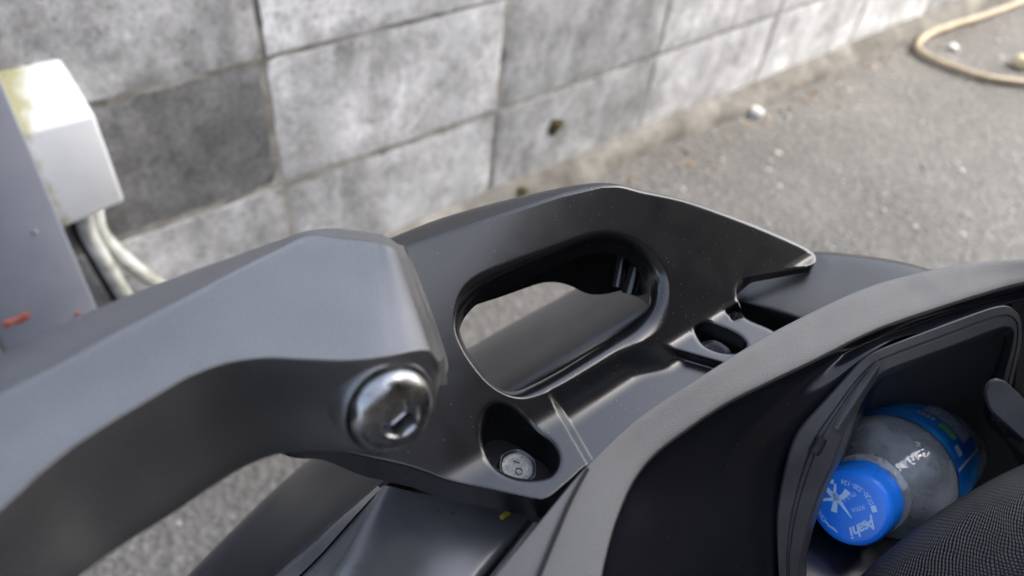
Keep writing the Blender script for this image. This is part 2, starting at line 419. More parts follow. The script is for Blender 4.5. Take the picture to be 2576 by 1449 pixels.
px_ = rng.uniform(-.6, 3.6, N); py_ = rng.uniform(-.9, .81, N)
sz = rng.gamma(3.0, .0010, N).clip(.0015, .007)
tag(pebbles('asphalt_grit', np.stack([px_, py_, sz * .1], 1), sz, m_peb), 'pale stone grit set in the grey asphalt', 'grit', kind='stuff')
k = NT('dry_leaf_litter'); gi = k.n('ShaderNodeNewGeometry'); k.l(k.ramp(gi.outputs['Random Per Island'], (0, (.10, .06, .03)), (.5, (.24, .15, .08)), (1, (.42, .32, .2))), k.b.inputs['Base Color']); k.set(Roughness=.8); m_lit = k.m
N = 120; lx = rng.uniform(.9, 3.4, N); ly = .805 - np.abs(rng.normal(0, .035, N)); ls = rng.uniform(.002, .007, N)
tag(pebbles('leaf_litter', np.stack([lx, ly, ls * .3], 1), ls, m_lit, .3), 'brown dry leaf crumbs gathered along the wall foot', 'leaf litter', kind='stuff')
k = NT('white_quartz'); k.set(Base_Color=(.8, .8, .77, 1), Roughness=.4); m_white = k.m
def stone(P, s, seed, mat, label, name='stone'):
    bm = bmesh.new(); bmesh.ops.create_icosphere(bm, subdivisions=3, radius=1); rr = random.Random(seed); a = [rr.uniform(0, 6) for _ in range(6)]
    for v in bm.verts:
        q = v.co.copy(); w_ = 1 + .14 * math.sin(2.3 * q.x + a[0]) + .12 * math.sin(3.1 * q.y + a[1]) + .1 * math.sin(4 * q.z + a[2])
        v.co = Vector((q.x * s * w_ * 1.15, q.y * s * w_, q.z * s * .75 * w_))
    o = bm_obj(name, bm, mat, None, 70); o.location = (P[0], P[1], P[2] + s * .6); tag(o, label, 'stone'); return o
stone(HZ(1899, 292, .0), .015, 1, m_white, 'white pebble at the wall foot, left of the hose')
stone(HZ(2395, 125, .0), .012, 2, m_white, 'small white pebble inside the bend of the hose')
k = NT('yellowed_shell'); k.set(Base_Color=(.72, .66, .42, 1), Roughness=.45); m_shell = k.m
stone(HZ(2568, 168, .0), .026, 5, m_shell, 'pale yellow lump inside the hose loop, biggest of the stones')

# hose
k = NT('beige_hose'); co = k.coord('World'); k.l(k.ramp(k.noise(co, 30, 4), (.3, (.40, .31, .19)), (.7, (.58, .48, .33))), k.b.inputs['Base Color']); k.set(Roughness=.5); m_hose = k.m
hp = [(3050, -170), (2800, -85), (2680, -42), (2576, 2), (2480, 38), (2400, 62), (2345, 82), (2312, 105), (2310, 125), (2345, 148), (2400, 170), (2470, 192), (2576, 208), (2720, 222), (3000, 240)]
tag(tube('garden_hose', [HZ(x, y, .012) for x, y in hp], .0092, 12, 140, m_hose), 'beige garden hose bent on the asphalt near the wall', 'hose')

# ------------------------------------------------------------------ grey post, white duct cover, pipes
k = NT('blue_grey_painted_steel'); co = k.coord('World')
c = k.ramp(k.noise(co, 18, 5), (.3, (.27, .295, .37)), (.7, (.32, .345, .42)))
k.l(c, k.b.inputs['Base Color']); k.set(Roughness=.42); k.bump(k.noise(co, 60, 4), .15, .002); m_post = k.m
k = NT('red_paint'); k.set(Base_Color=(.36, .10, .07, 1), Roughness=.5); m_red = k.m
post = empty('square_post', (0, .79, 0)); tag(post, 'blue-grey painted square post with red paint specks, beside the white duct cover', 'post')
PY = .745
xl, xr = -.0475, WY(240, 765, PY)[0]
bm = bmesh.new(); box_bm(bm, ((xl + xr) / 2, PY + .04, .72), (xr - xl, .08, 1.44), .004); bm_obj('shaft', bm, m_post, post)
for i, (x, y, a, b) in enumerate(((45, 805, .011, .005), (20, 815, .006, .006), (197, 790, .004, .003), (62, 797, .006, .006))):
    blob_disc('paint_fleck', WY(x, y, PY - .0006), a, b, m_red, post, 20 + i, .0008)
for i, (x, y) in enumerate(((88, 583),)):
    blob_disc('rust_bump', WY(x, y, PY - .0003), .003, .003, m_post, post, 30 + i, .0008)

k = NT('white_duct_plastic'); co = k.coord('World')
c = k.ramp(k.noise(co, 30, 4), (.3, (.66, .69, .73)), (.7, (.72, .75, .79)))
sp = k.ramp(k.noise(co, 75, 3), (.66, 0), (.72, .5)); c = k.mix(sp, c, (.22, .24, .22))
gx = k.n('ShaderNodeSeparateXYZ'); k.l(k.coord('World'), gx.inputs[0])
nz = k.noise(co, 24, 6, .7)
edge = k.math('ADD', k.math('MULTIPLY', k.math('SUBTRACT', k.math('ADD', .0620, k.math('MULTIPLY', k.math('MAXIMUM', k.math('SUBTRACT', gx.outputs[2], .43), 0.0), .6)), gx.outputs[0]), 26.0), k.math('MULTIPLY', k.math('SUBTRACT', nz, .5), 1.5))
al = k.ramp(edge, (-.0, 0), (.38, .85)); c = k.mix(al, c, (.30, .29, .12))
k.l(c, k.b.inputs['Base Color']); k.set(Roughness=.38); m_cover = k.m
cov = empty('duct_cover', (.08, .82, .3)); tag(cov, 'white plastic pipe duct cover with green algae beside the grey post', 'duct cover')
# body: sloped hood on top, flat front, open bottom
yb, yf = .866, .795
P = lambda x, y, Y: WY(x, y, Y)
A0 = P(145, 153, .862); A1 = P(238, 290, yf); A2 = P(315, 508, yf); 
xL = .03
ptsR = [(A0[0], A0[1], A0[2]), (A1[0], yf, A1[2]), (A2[0], yf, A2[2])]
bm = bmesh.new(); zt, zm, zb = A0[2], A1[2], A2[2]
xr0, xr1, xr2 = A0[0], A1[0], A2[0]
def ringv(pts): return [bm.verts.new(p) for p in pts]
secs = [[(xL, .862, zt), (xr0, .862, zt)], [(xL, .846, zt * .76 + zm * .24), (xr0 * .76 + xr1 * .24, .846, zt * .76 + zm * .24)], [(xL, yf, zm), (xr1, yf, zm)], [(xL, yf, zb - .012), (xr2, yf, zb)]]
vs = [ringv(s_) for s_ in secs]
bk = [ringv([(xL, .8655, s_[0][2]), (s_[1][0] + .003, .8655, s_[1][2])]) for s_ in secs]
for i in range(3):
    bm.faces.new((vs[i][0], vs[i][1], vs[i + 1][1], vs[i + 1][0]))
    bm.faces.new((vs[i][1], bk[i][1], bk[i + 1][1], vs[i + 1][1])); bm.faces.new((vs[i][0], vs[i + 1][0], bk[i + 1][0], bk[i][0]))
bm.faces.new((vs[0][0], bk[0][0], bk[0][1], vs[0][1])); bm.faces.new((vs[3][0], vs[3][1], bk[3][1], bk[3][0]))
bmesh.ops.recalc_face_normals(bm, faces=bm.faces)
es = [e for e in bm.edges if len(e.link_faces) == 2]
bmesh.ops.bevel(bm, geom=es, offset=.004, segments=3, affect='EDGES', profile=.5)
bm_obj('hood', bm, m_cover, cov, 50)
k = NT('off_white_conduit'); co = k.coord('World'); c = k.ramp(k.noise(co, 30, 5), (.35, (.38, .40, .36)), (.6, (.66, .67, .66))); c = k.mix(k.ramp(k.noise(co, 22, 6), (.5, 0), (.7, .7)), c, (.16, .17, .10)); k.l(c, k.b.inputs['Base Color']); k.set(Roughness=.6); m_pipe = k.m
q0 = WY(205, 545, .835)
def pipe(name, lab, px, Ys, rad, mat, corr=0):
    P_ = [WY(x, y, Y) for (x, y), Y in zip(px, Ys)]
    rf = (lambda t: rad * (1 + corr * math.sin(t * 260))) if corr else None
    tag(tube(name, P_, rad, 14, 260 if corr else 60, mat, None, False, rf), lab, 'pipe', 'pipes below the duct cover')
pipe('conduit', 'smooth white pipe under the duct cover, middle of three', [(205, 500), (218, 575), (258, 650), (312, 740), (360, 830), (410, 930)], [.835, .83, .825, .825, .83, .84], .0095, m_pipe)
pipe('conduit', 'ribbed greenish white pipe under the duct cover, farthest right', [(235, 500), (250, 580), (305, 645), (385, 708), (480, 766), (600, 826)], [.848, .845, .842, .842, .845, .848], .0095, m_pipe, .07)
pipe('cable', 'black cable beside the white pipes, nearest the grey post', [(190, 500), (198, 575), (235, 640), (290, 738), (330, 820), (380, 930)], [.842, .842, .842, .842, .845, .85], .009, m_gap)

# ------------------------------------------------------------------ scooter
scooter = empty('motor_scooter', (.14, .08, 0)); tag(scooter, 'black scooter tail with moulded grab handle, grey bolted arm and open storage tub', 'scooter')

# ---- grab handle: die-cast plate built as a dense sheet with cut openings
HB, YF = .72, .0922                              # flange height, fold line
pl = [HZ(1401, 1029, HB), HZ(1483, 1169, HB)]; pr = [HZ(1668, 868, HB), HZ(1795, 905, HB)]
def sstep(a, b, x): t = np.clip((x - a) / (b - a), 0, 1); return t * t * (3 - 2 * t)
def xline(q, Y): return q[0][0] + (Y - q[0][1]) * (q[1][0] - q[0][0]) / (q[1][1] - q[0][1])
def smin(a, b, r): hh = np.clip(.5 + .5 * (b - a) / r, 0, 1); return b * (1 - hh) + a * hh - r * hh * (1 - hh)
ridge_px = np.array([(600, 790), (850, 686), (1004, 628), (1209, 558), (1409, 493), (1509, 470), (1560, 466), (1600, 455), (1700, 400), (2100, 380)], float)
def rays(P_): return np.stack([(P_[:, 0] - CX) / FPX, (P_[:, 1] - CY) / FPX, np.ones(len(P_))], 1) @ M.T
def face_depth(P_):
    r = rays(P_); Kx = .52 + .36 * sstep(900, 1800, P_[:, 0])
    t0 = (HB - .92) / r[:, 2]; X, Y = r[:, 0] * t0, r[:, 1] * t0
    pk = sstep(-.0008, .0020, X - xline(pl, Y)) * (1 - sstep(-.0055, .0010, X - xline(pr, Y)))
    tF = (HB - .0045 * pk - .92) / r[:, 2]
    yf = YF + .0042 * pk * (1 - sstep(.093, .103, Y)) * (1 - sstep(.148, .164, X))
    tS = (HB - Kx * yf - .92) / (r[:, 2] - Kx * r[:, 1])
    return smin(tS, tF, .0028)
out_px = [(850, 655), (976, 601), (1109, 549), (1309, 494), (1459, 464), (1509, 460), (1560, 464), (1609, 477), (1718, 502), (1843, 544), (1943, 584), (2030, 625), (2050, 640), (2054, 652), (2046, 668), (2020, 675),
          (1968, 685), (1890, 699), (1866, 704), (1854, 722), (1854, 745), (1861, 766), (1871, 796), (1946, 834), (1990, 880), (1850, 975), (1700, 1090), (1580, 1150), (1485, 1172), (1434, 1214), (1385, 1254), (1368, 1260), (1340, 1257),
          (1302, 1249), (1220, 1231), (1158, 1220), (1117, 1210), (1035, 1181), (932, 1157), (825, 1137), (720, 1128), (670, 1090), (720, 900), (780, 750)]
l1_px = [(1164, 726), (1202, 691), (1298, 652), (1404, 614), (1474, 589), (1527, 580), (1580, 592), (1633, 624), (1665, 663), (1682, 698), (1688, 741), (1682, 783), (1660, 830), (1598, 871), (1509, 920), (1421, 966), (1368, 989), (1315, 1002), (1269, 991), (1227, 963), (1188, 917), (1160, 872), (1143, 825), (1147, 770)]
l2_px = [(1172, 772), (1202, 740), (1298, 691), (1404, 645), (1474, 617), (1527, 610), (1573, 622), (1615, 659), (1638, 698), (1641, 741), (1630, 778), (1598, 816), (1545, 850), (1470, 895), (1400, 937), (1340, 968), (1300, 984), (1268, 982), (1231, 955), (1194, 910), (1169, 868), (1156, 830), (1160, 796)]
w1_px = [(1249, 1019), (1286, 1029), (1315, 1054), (1352, 1091), (1385, 1115), (1401, 1144), (1401, 1169), (1385, 1194), (1352, 1204), (1302, 1202), (1261, 1185), (1232, 1157), (1216, 1115), (1214, 1078), (1224, 1037)]
w2_px = [(1749, 826), (1774, 814), (1818, 825), (1862, 848), (1876, 868), (1866, 884), (1837, 888), (1800, 882), (1769, 866), (1754, 846)]
nt_px = [(1824, 782), (1838, 772), (1857, 763), (1863, 779), (1870, 795), (1858, 801), (1843, 806), (1834, 794)]
outline, loop1, loop2, well1, well2, notch = [catmull(np.array(p, float), n_, True) for p, n_ in ((out_px, 700), (l1_px, 200), (l2_px, 200), (w1_px, 120), (w2_px, 100), (nt_px, 48))]

def polydist(Pt, poly):
    """signed distance (negative inside) and closest point, vectorised"""
    A = poly; B = np.roll(poly, -1, 0); AB = B - A; L2 = (AB ** 2).sum(1) + 1e-18
    best = np.full(len(Pt), 1e18); cp = np.zeros_like(Pt); ins = np.zeros(len(Pt), bool)
    for a, b, ab, l2 in zip(A, B, AB, L2):
        t = np.clip(((Pt - a) @ ab) / l2, 0, 1); q = a + t[:, None] * ab
        dd = ((Pt - q) ** 2).sum(1); m_ = dd < best; best[m_] = dd[m_]; cp[m_] = q[m_]
        c_ = ((a[1] > Pt[:, 1]) != (b[1] > Pt[:, 1]))
        if c_.any():
            xi = a[0] + (Pt[:, 1] - a[1]) / (b[1] - a[1] + 1e-18) * (b[0] - a[0]); ins ^= c_ & (Pt[:, 0] < xi)
    dist = np.sqrt(best); dist[ins] *= -1
    return dist, cp

def fillet(s, r): s = np.clip(s, 0, r); return r - np.sqrt(np.maximum(r * r - (r - s) ** 2, 0))
PXM = .262 / FPX                                  # metres per picture unit at the handle
def surf_depth(Q):
    yr = np.interp(Q[:, 0], ridge_px[:, 0], ridge_px[:, 1])
    Tm = face_depth(Q); r_ = rays(Q)
    QR = np.stack([Q[:, 0], yr], 1); zr = .92 + face_depth(QR) * rays(QR)[:, 2]
    up = np.clip(yr - Q[:, 1], 0, None)
    Tm = np.where(up > 0, (zr - .00006 * up - .92) / r_[:, 2], Tm)
    d1, _ = polydist(Q, loop1); d2, _ = polydist(Q, loop2)
    s1 = np.maximum(-d1, 0); s2 = np.maximum(d2, 0); t = np.where(d1 < 0, s1 / (s1 + s2 + 1e-9), 0)
    Tm = Tm + .0068 * (1 - np.sqrt(np.maximum(1 - (t * .97) ** 2, 0))) + .0022 * t
    ro, _ = polydist(Q, outline); Tm += fillet(-ro, 9) * PXM
    for pg, r2 in ((well1, 15), (well2, 12), (notch, 5)):
        dd, _ = polydist(Q, pg); Tm += fillet(dd, r2) * PXM
    return Tm
ST = 3.2
lo = outline.min(0) - ST * 3; hi = outline.max(0) + ST * 3
gx_ = np.arange(lo[0], hi[0], ST); gy_ = np.arange(lo[1], hi[1], ST); GX, GY = np.meshgrid(gx_, gy_, indexing='ij')
Pt = np.stack([GX.ravel(), GY.ravel()], 1); nX, nY = GX.shape
cons = []                                        # (signed "outside" distance, closest)
dO, cO = polydist(Pt, outline); cons.append((dO, cO))
for pg in (loop2, well1, well2, notch):
    dd, cc = polydist(Pt, pg); cons.append((-dd, cc))
sd = np.max([c_[0] for c_ in cons], 0); which = np.argmax([c_[0] for c_ in cons], 0)
inside = sd < 0
I2 = inside.reshape(nX, nY)
cell = I2[:-1, :-1] | I2[1:, :-1] | I2[1:, 1:] | I2[:-1, 1:]
need = np.zeros((nX, nY), bool)
for a, b in ((0, 0), (1, 0), (1, 1), (0, 1)): need[a:nX - 1 + a, b:nY - 1 + b] |= cell
need = need.ravel()
Q = Pt.copy()
mv = need & ~inside
for i, (dd, cc) in enumerate(cons):
    s_ = mv & (which == i); Q[s_] = cc[s_]
idx = np.where(need)[0]; remap = np.full(len(Pt), -1); remap[idx] = np.arange(len(idx)); Q = Q[idx]
V = CAM + rays(Q) * surf_depth(Q)[:, None]
ii, jj = np.where(cell); vi = lambda a, b: remap[a * nY + b]
F = np.stack([vi(ii, jj), vi(ii, jj + 1), vi(ii + 1, jj + 1), vi(ii + 1, jj)], 1)
# side walls hang from the smooth outlines
wavx = np.array([1000, 1100, 1169, 1262, 1333, 1368, 1404, 1439, 1467, 1492, 1527, 1566, 1600, 1680, 1750]); wavy = np.array([820, 800, 776, 746, 721, 711, 711, 721, 735, 741, 739, 730, 725, 700, 640])
wav = catmull(np.stack([wavx, wavy], 1).astype(float), 300)
wellplan = {}
for kd, pg in enumerate((outline, loop2, well1, well2, notch)):
    top = CAM + rays(pg) * surf_depth(pg)[:, None]; low = top.copy()
    for i, (x, y, z) in enumerate(top):
        zz = z - .005
        if kd == 0:
            qx, qy = pg[i]; zz = z - .010 + .0072 * sstep(1860, 1900, qx) * (1 - sstep(700, 760, qy)) + .006 * (1 - sstep(780, 930, qx))
            if qy < 560 + max(0, 1300 - qx) * .4 and qx < 1800:    # outer skirt: its lower edge waves
                a_, b_ = .004, .11
                for _ in range(24):
                    c_ = (a_ + b_) / 2; p_, q_ = pix((x, y, z - c_))
                    if q_ > np.interp(p_, wav[:, 0], wav[:, 1]): b_ = c_
                    else: a_ = c_
                zz = (z - c_) * (1 - sstep(1680, 1800, qx)) + (z - .006) * sstep(1680, 1800, qx)
        elif kd in (2, 3): zz = .7045
        low[i, 2] = zz
    if kd in (2, 3): wellplan[kd] = top[:, :2]
    b0 = len(V); n_ = len(pg); V = np.vstack([V, top, top * .5 + low * .5, low])
    i_ = np.arange(n_); j_ = (i_ + 1) % n_
    for k_ in (0, 1): F = np.vstack([F, np.stack([b0 + k_ * n_ + i_, b0 + k_ * n_ + j_, b0 + (k_ + 1) * n_ + j_, b0 + (k_ + 1) * n_ + i_], 1)])
me = bpy.data.meshes.new('grab_handle'); me.vertices.add(len(V)); me.vertices.foreach_set('co', V.astype(np.float32).ravel())
me.loops.add(F.size); me.loops.foreach_set('vertex_index', F.astype(np.int32).ravel()); me.polygons.add(len(F))
me.polygons.foreach_set('loop_start', np.arange(0, F.size, 4, dtype=np.int32)); me.polygons.foreach_set('loop_total', np.full(len(F), 4, np.int32))
me.update(calc_edges=True); me.validate()
handle = link('grab_handle', me, m_bar, scooter, True, 50); handle['label'] = 'black cast grab handle with an oval hand hole'

# well floors, flange bolts
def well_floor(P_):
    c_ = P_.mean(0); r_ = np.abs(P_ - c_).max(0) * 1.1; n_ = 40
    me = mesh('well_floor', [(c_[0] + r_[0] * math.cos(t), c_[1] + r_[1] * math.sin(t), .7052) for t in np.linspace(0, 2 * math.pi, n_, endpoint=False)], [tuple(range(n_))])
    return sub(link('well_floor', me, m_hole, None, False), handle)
def sub(o, par):                                  # sub-part: same world place, one level deeper
    o.parent = par; o.matrix_parent_inverse = Matrix.Identity(4); return o
well_floor(wellplan[2]); well_floor(wellplan[3])
def hexbolt(px, zt, R_, tilt):
    o = HZ(px[0], px[1], zt); n = 96
    hexr = lambda th: (R_ * .93) / math.cos((th + .3) % (math.pi / 3) - math.pi / 6)
    prof = [(R_ * 1.0, -.006), (R_ * 1.0, -.0006), (R_ * .975, -.0001), (R_ * .94, 0), (R_ * .90, -.0001), (R_ * .84, -.0007), (R_ * .78, -.0009), (R_ * .5, -.0009), (0, -.0009)]
    mixw = [1, .9, .8, .7, .6, .3, .1, 0, 0]
    def rf(i, th, r): return r * (1 + mixw[i] * .5 * (hexr(th) / R_ - 1.0))
    return sub(lathe('flange_bolt', prof, n, m_hex, None, o, tilt, rfun=rf, angle=40), handle), o
tl = Vector((.08, -.10, 1)).normalized()
b1, o1 = hexbolt((1303, 1172), .7135, .0062, tl)
b2, o2 = hexbolt((1800, 886), .7125, .0064, Vector((0.05, 0, 1)))
u, v, a = frame_from(tl, (0, 1, 0)); c_ = Vector(o1) + a * -.0008
sub(tube('head_mark', [c_ + u * (-.0014 + .0011 * math.cos(t)) + v * (.0004 + .0011 * math.sin(t)) for t in np.linspace(0, 2 * math.pi, 14)[:-1]] , .00022, 6, 40, m_hex, None, True), handle)
sub(tube('head_mark', [c_ + u * (.0008 + .0016 * s) + v * (-.0016 + .0012 * s) for s in (0, .5, 1)], .00022, 6, 8, m_hex), handle)

# ribs and web seen through the hand hole
def strip(name, rows, mat, parent=scooter, nu=24, nv=3, **kw): return loft(name, rows, nu, nv, mat, parent, **kw)
def rib(x0, y0, x1, y1, w, z):
    P_ = []
    for t in np.linspace(-.35, 1, 8):
        P_.append(DP(x0 + (x1 - x0) * t, y0 + (y1 - y0) * t, z))
    tube('stiffening_rib', P_, w, 14, 20, m_bar, scooter)
rib(1568, 640, 1552, 722, .0022, .300); rib(1606, 655, 1582, 740, .0030, .298)
strip('web', [[DP(x, y, z) for x, y, z in r_] for r_ in ([(1590, 632, .298), (1588, 740, .300)], [(1620, 640, .294), (1616, 755, .296)], [(1655, 680, .288), (1650, 790, .290)])], m_bar)

# long parts run on past the frame towards the scooter's front
def ext(P_, e=((-.50, -.10, -.03), (-.20, -.035, -.008), (-.07, -.012, -.001))):
    P_ = [np.asarray(p) for p in P_]; return [P_[0] + np.array(q) for q in e] + P_
# ---- tail cowl under the handle
def row(pts): return [HZ(x, y, z) for x, y, z in pts]
def xrow(pts): return ext(row(pts))
strip('tail_cowl', [
    xrow([(330, 1600, .50), (470, 1449, .50), (772, 1160, .50), (1165, 885, .50), (1435, 733, .50), (1640, 612, .50)]),
    xrow([(330, 1600, .60), (473, 1450, .60), (776, 1161, .60), (1168, 886, .60), (1438, 734, .60), (1640, 612, .60)]),
    xrow([(345, 1600, .632), (480, 1458, .632), (782, 1168, .632), (1174, 893, .632), (1446, 740, .632), (1650, 620, .632)]),
    xrow([(420, 1620, .655), (560, 1470, .655), (850, 1205, .655), (1215, 945, .655), (1505, 772, .655), (1700, 660, .655)]),
    xrow([(560, 1620, .668), (690, 1470, .668), (948, 1232, .668), (1275, 1000, .668), (1590, 812, .668), (1760, 715, .668)]),
    xrow([(600, 1620, .660), (715, 1490, .660), (985, 1250, .660), (1320, 1020, .660), (1620, 840, .660), (1790, 740, .660)]),
    xrow([(600, 1620, .60), (725, 1500, .60), (1000, 1265, .60), (1330, 1030, .60), (1630, 850, .60), (1800, 750, .60)])],
    m_tail, nu=130, nv=8)
# ledge visible just inside the lower edge of the hand hole
# ---- lower side panel with its folded corner
strip('side_panel', [
    xrow([(560, 1600, .655), (690, 1449, .668), (767, 1385, .675), (860, 1300, .684), (950, 1222, .690)]),
    xrow([(566, 1604, .662), (697, 1453, .674), (773, 1389, .680), (865, 1303, .688), (953, 1225, .693)]),
    xrow([(600, 1620, .668), (730, 1470, .680), (800, 1402, .686), (880, 1312, .692), (958, 1228, .695)])], m_side, nu=90, nv=3)
strip('side_panel', [
    xrow([(640, 1640, .668), (735, 1475, .679), (803, 1405, .685), (883, 1315, .691), (958, 1228, .6945)]),
    xrow([(780, 1560, .688), (830, 1449, .692), (868, 1390, .6935), (910, 1310, .695), (962, 1224, .696)]),
    xrow([(800, 1560, .693), (842, 1449, .6965), (880, 1390, .6965), (920, 1310, .6970), (970, 1222, .697)]),
    xrow([(950, 1600, .700), (985, 1449, .6995), (1005, 1390, .699), (1030, 1310, .6985), (1060, 1242, .698)]),
    xrow([(1100, 1620, .700), (1150, 1449, .699), (1185, 1400, .6985), (1235, 1340, .698), (1290, 1288, .697)]),
    xrow([(1120, 1620, .698), (1205, 1455, .6975), (1245, 1406, .697), (1290, 1352, .6965), (1330, 1308, .696)]),
    xrow([(1125, 1620, .686), (1215, 1460, .686), (1255, 1410, .686), (1298, 1358, .686), (1338, 1312, .686)])], m_side, nu=90, nv=6)
strip('trim_strip', [
    xrow([(1135, 1620, .690), (1222, 1460, .694), (1262, 1410, .695), (1305, 1357, .696), (1342, 1313, .697)]),
    xrow([(1140, 1620, .700), (1226, 1460, .703), (1266, 1410, .704), (1309, 1357, .705), (1346, 1313, .705)]),
    xrow([(1160, 1620, .702), (1240, 1460, .705), (1278, 1412, .706), (1320, 1360, .706), (1360, 1318, .706)]),
    xrow([(1190, 1640, .690), (1270, 1470, .695), (1300, 1420, .695), (1340, 1370, .695), (1380, 1330, .695)])], m_side, nu=70, nv=4)
# dark body mass below the panels
strip('under_body', [
    xrow([(620, 1640, .60), (960, 1270, .60), (1330, 1050, .60), (1640, 870, .60), (1950, 700, .60)]),
    xrow([(800, 1700, .66), (1000, 1300, .66), (1380, 1120, .66), (1700, 940, .66), (2000, 800, .66)]),
    xrow([(1300, 1800, .66), (1500, 1400, .66), (1800, 1150, .66), (2000, 1000, .66), (2300, 860, .66)])], m_gap, nu=70, nv=4)
k = NT('yellow_plastic'); k.set(Base_Color=(.28, .23, .02, 1), Roughness=.5); m_yel = k.m
bm = bmesh.new(); box_bm(bm, (0, 0, 0), (.004, .002, .0016), .0006); yo = bm_obj('yellow_clip', bm, m_yel, scooter); yo.location = Vector(HZ(1270, 1298, .697))

# ---- rear deck to the right of the handle, with its rolled lower edge
strip('rear_deck', [
    row([(1640, 640, .66), (1800, 628, .66), (2057, 636, .66), (2120, 640, .66), (2268, 662, .66), (2420, 705, .66)]),
    row([(1640, 652, .700), (1800, 632, .708), (2057, 637, .7135), (2120, 641, .7135), (2268, 663, .7135), (2420, 707, .7135)]),
    row([(1645, 660, .700), (1800, 640, .709), (2057, 645, .7145), (2120, 650, .7145), (2268, 672, .7145), (2410, 714, .7145)]),
    row([(1700, 690, .700), (1850, 690, .711), (2030, 700, .715), (2120, 712, .715), (2268, 742, .715), (2400, 780, .715)]),
    row([(1760, 718, .700), (1865, 744, .713), (1960, 766, .715), (2020, 788, .715), (2200, 850, .715), (2300, 880, .715)]),
    row([(1760, 730, .699), (1865, 758, .7125), (1945, 778, .7143), (2010, 800, .7143), (2190, 862, .7143), (2290, 892, .7143)]),
    row([(1760, 740, .696), (1866, 767, .7105), (1935, 789, .7118), (1992, 809, .7118), (2175, 873, .7118), (2275, 903, .7118)]),
    row([(1765, 752, .692), (1868, 779, .7065), (1928, 801, .7075), (1972, 819, .7075), (2160, 885, .7075), (2260, 915, .7075)]),
    row([(1770, 775, .680), (1872, 800, .697), (1920, 824, .698), (1950, 838, .698), (2140, 910, .698), (2240, 940, .698)])], m_tail, nu=70, nv=8)

# ---- body mass, seat base and rear wheel below and beside the tail (outside the frame)
bm = bmesh.new(); box_bm(bm, (-.06, -.13, .41), (.94, .54, .22), .05, None, 4); bm_obj('body_core', bm, m_gap, scooter)
bm = bmesh.new(); box_bm(bm, (.13, -.26, .575), (.52, .30, .16), .035, None, 4); bm_obj('seat_base', bm, m_frame, scooter)
wc = Vector((.30, -.12, .235))
tyre = lathe('wheel', [(.145, -.050), (.175, -.060), (.215, -.058), (.232, -.035), (.235, 0), (.232, .035), (.215, .058), (.175, .060), (.145, .050)], 64, m_gap, scooter, wc, (0, 1, 0))
sub(lathe('wheel_rim', [(.150, -.045), (.140, -.040), (.135, -.015), (.06, -.010), (.03, -.04), (.03, .04), (.06, .010), (.135, .015), (.140, .040), (.150, .045)], 48, m_side, None, wc, (0, 1, 0)), tyre)

# ---- storage tub: rim, wall, pocket frame
HR = .74
E1 = [(1010, 1720), (1130, 1580), (1240, 1449), (1352, 1317), (1475, 1172), (1598, 1056), (1686, 995), (1745, 958), (1796, 926), (1873, 877), (1946, 834), (1994, 809), (2108, 753), (2200, 716), (2300, 689), (2400, 668), (2500, 656), (2620, 652), (2800, 668), (3150, 730), (3600, 900)]
E2 = [(1440, 1760), (1490, 1600), (1516, 1449), (1545, 1330), (1598, 1205), (1650, 1142), (1717, 1090), (1817, 1022), (1917, 971), (2042, 911), (2202, 832), (2357, 777), (2467, 742), (2576, 712), (2680, 702), (2820, 712), (3150, 775), (3560, 950)]
def lerp_rows(a, b, t): return [tuple(np.array(p) * (1 - t) + np.array(q) * t) for p, q in zip(a, b)]
c1 = catmull(ext([HZ(x, y, HR - .0012) for x, y in E1]), 110); c2 = catmull(ext([HZ(x, y, HR - .004) for x, y in E2]), 110)
off = lambda c, dz: [p + np.array([0, 0, dz]) for p in c]
mid = lambda t, dz: [p * (1 - t) + q * t + np.array([0, 0, dz]) for p, q in zip(c1, c2)]
wall_px = [(1620, 1800, .25), (1650, 1600, .25), (1670, 1449, .25), (1710, 1340, .25), (1770, 1240, .252), (1830, 1160, .252), (1890, 1095, .253), (1970, 1022, .254), (2080, 945, .256), (2168, 892, .258), (2330, 822, .268), (2480, 770, .281), (2560, 752, .288), (2700, 730, .30), (2840, 730, .31)]
fo_px = [(1960, 1800, .275), (1955, 1600, .27), (1958, 1449, .266), (1957, 1330, .264), (1967, 1224, .2625), (1992, 1124, .261), (2017, 1074, .26), (2085, 1000, .259), (2157, 919, .2585), (2197, 884, .259), (2357, 824, .272), (2497, 772, .284), (2560, 756, .29), (2700, 734, .302), (2840, 748, .312), (3150, 830, .33), (3520, 1030, .33)]
wl = [DP(*p) for p in wall_px]; fo = [DP(*p) for p in fo_px]
rim = loft('tub_rim', [off(c1, -.20), off(c1, -.022), off(c1, -.0015), [p * .985 + q * .015 + np.array([0, 0, .0003]) for p, q in zip(c1, c2)], mid(.05, .0005), mid(.5, .0004), mid(.94, .0003), [p * .02 + q * .98 + np.array([0, 0, .0001]) for p, q in zip(c1, c2)], [q + np.array([0, 0, -.0012]) for q in c2], ], 230, 4, m_rim, scooter, angle=60)
rim['label'] = 'broad grained grey rim of the storage tub'
e2s = [(1440, 1760), (1490, 1600), (1516, 1449), (1545, 1330), (1600, 1200), (1680, 1117), (1770, 1052), (1900, 979), (2042, 911), (2110, 878), (2290, 800), (2467, 742), (2550, 719), (2700, 698), (2840, 712), (3150, 775), (3560, 950)]
w0 = np.array([HZ(x, y, HR - .0048) for x, y in e2s]); w1 = w0 + np.array([0, 0, -.004]); w3 = np.array(fo); w2 = w1 * .5 + w3 * .5 + (M @ np.array([0, 0, .003])); w4 = np.array([DP(x, y, z + .02) for x, y, z in fo_px])
loft('tub_wall', [by_index(ext(q)) for q in (w0, w1, w2, w3, w4)], 0, 8, m_tub, scooter, angle=60, raw=True)
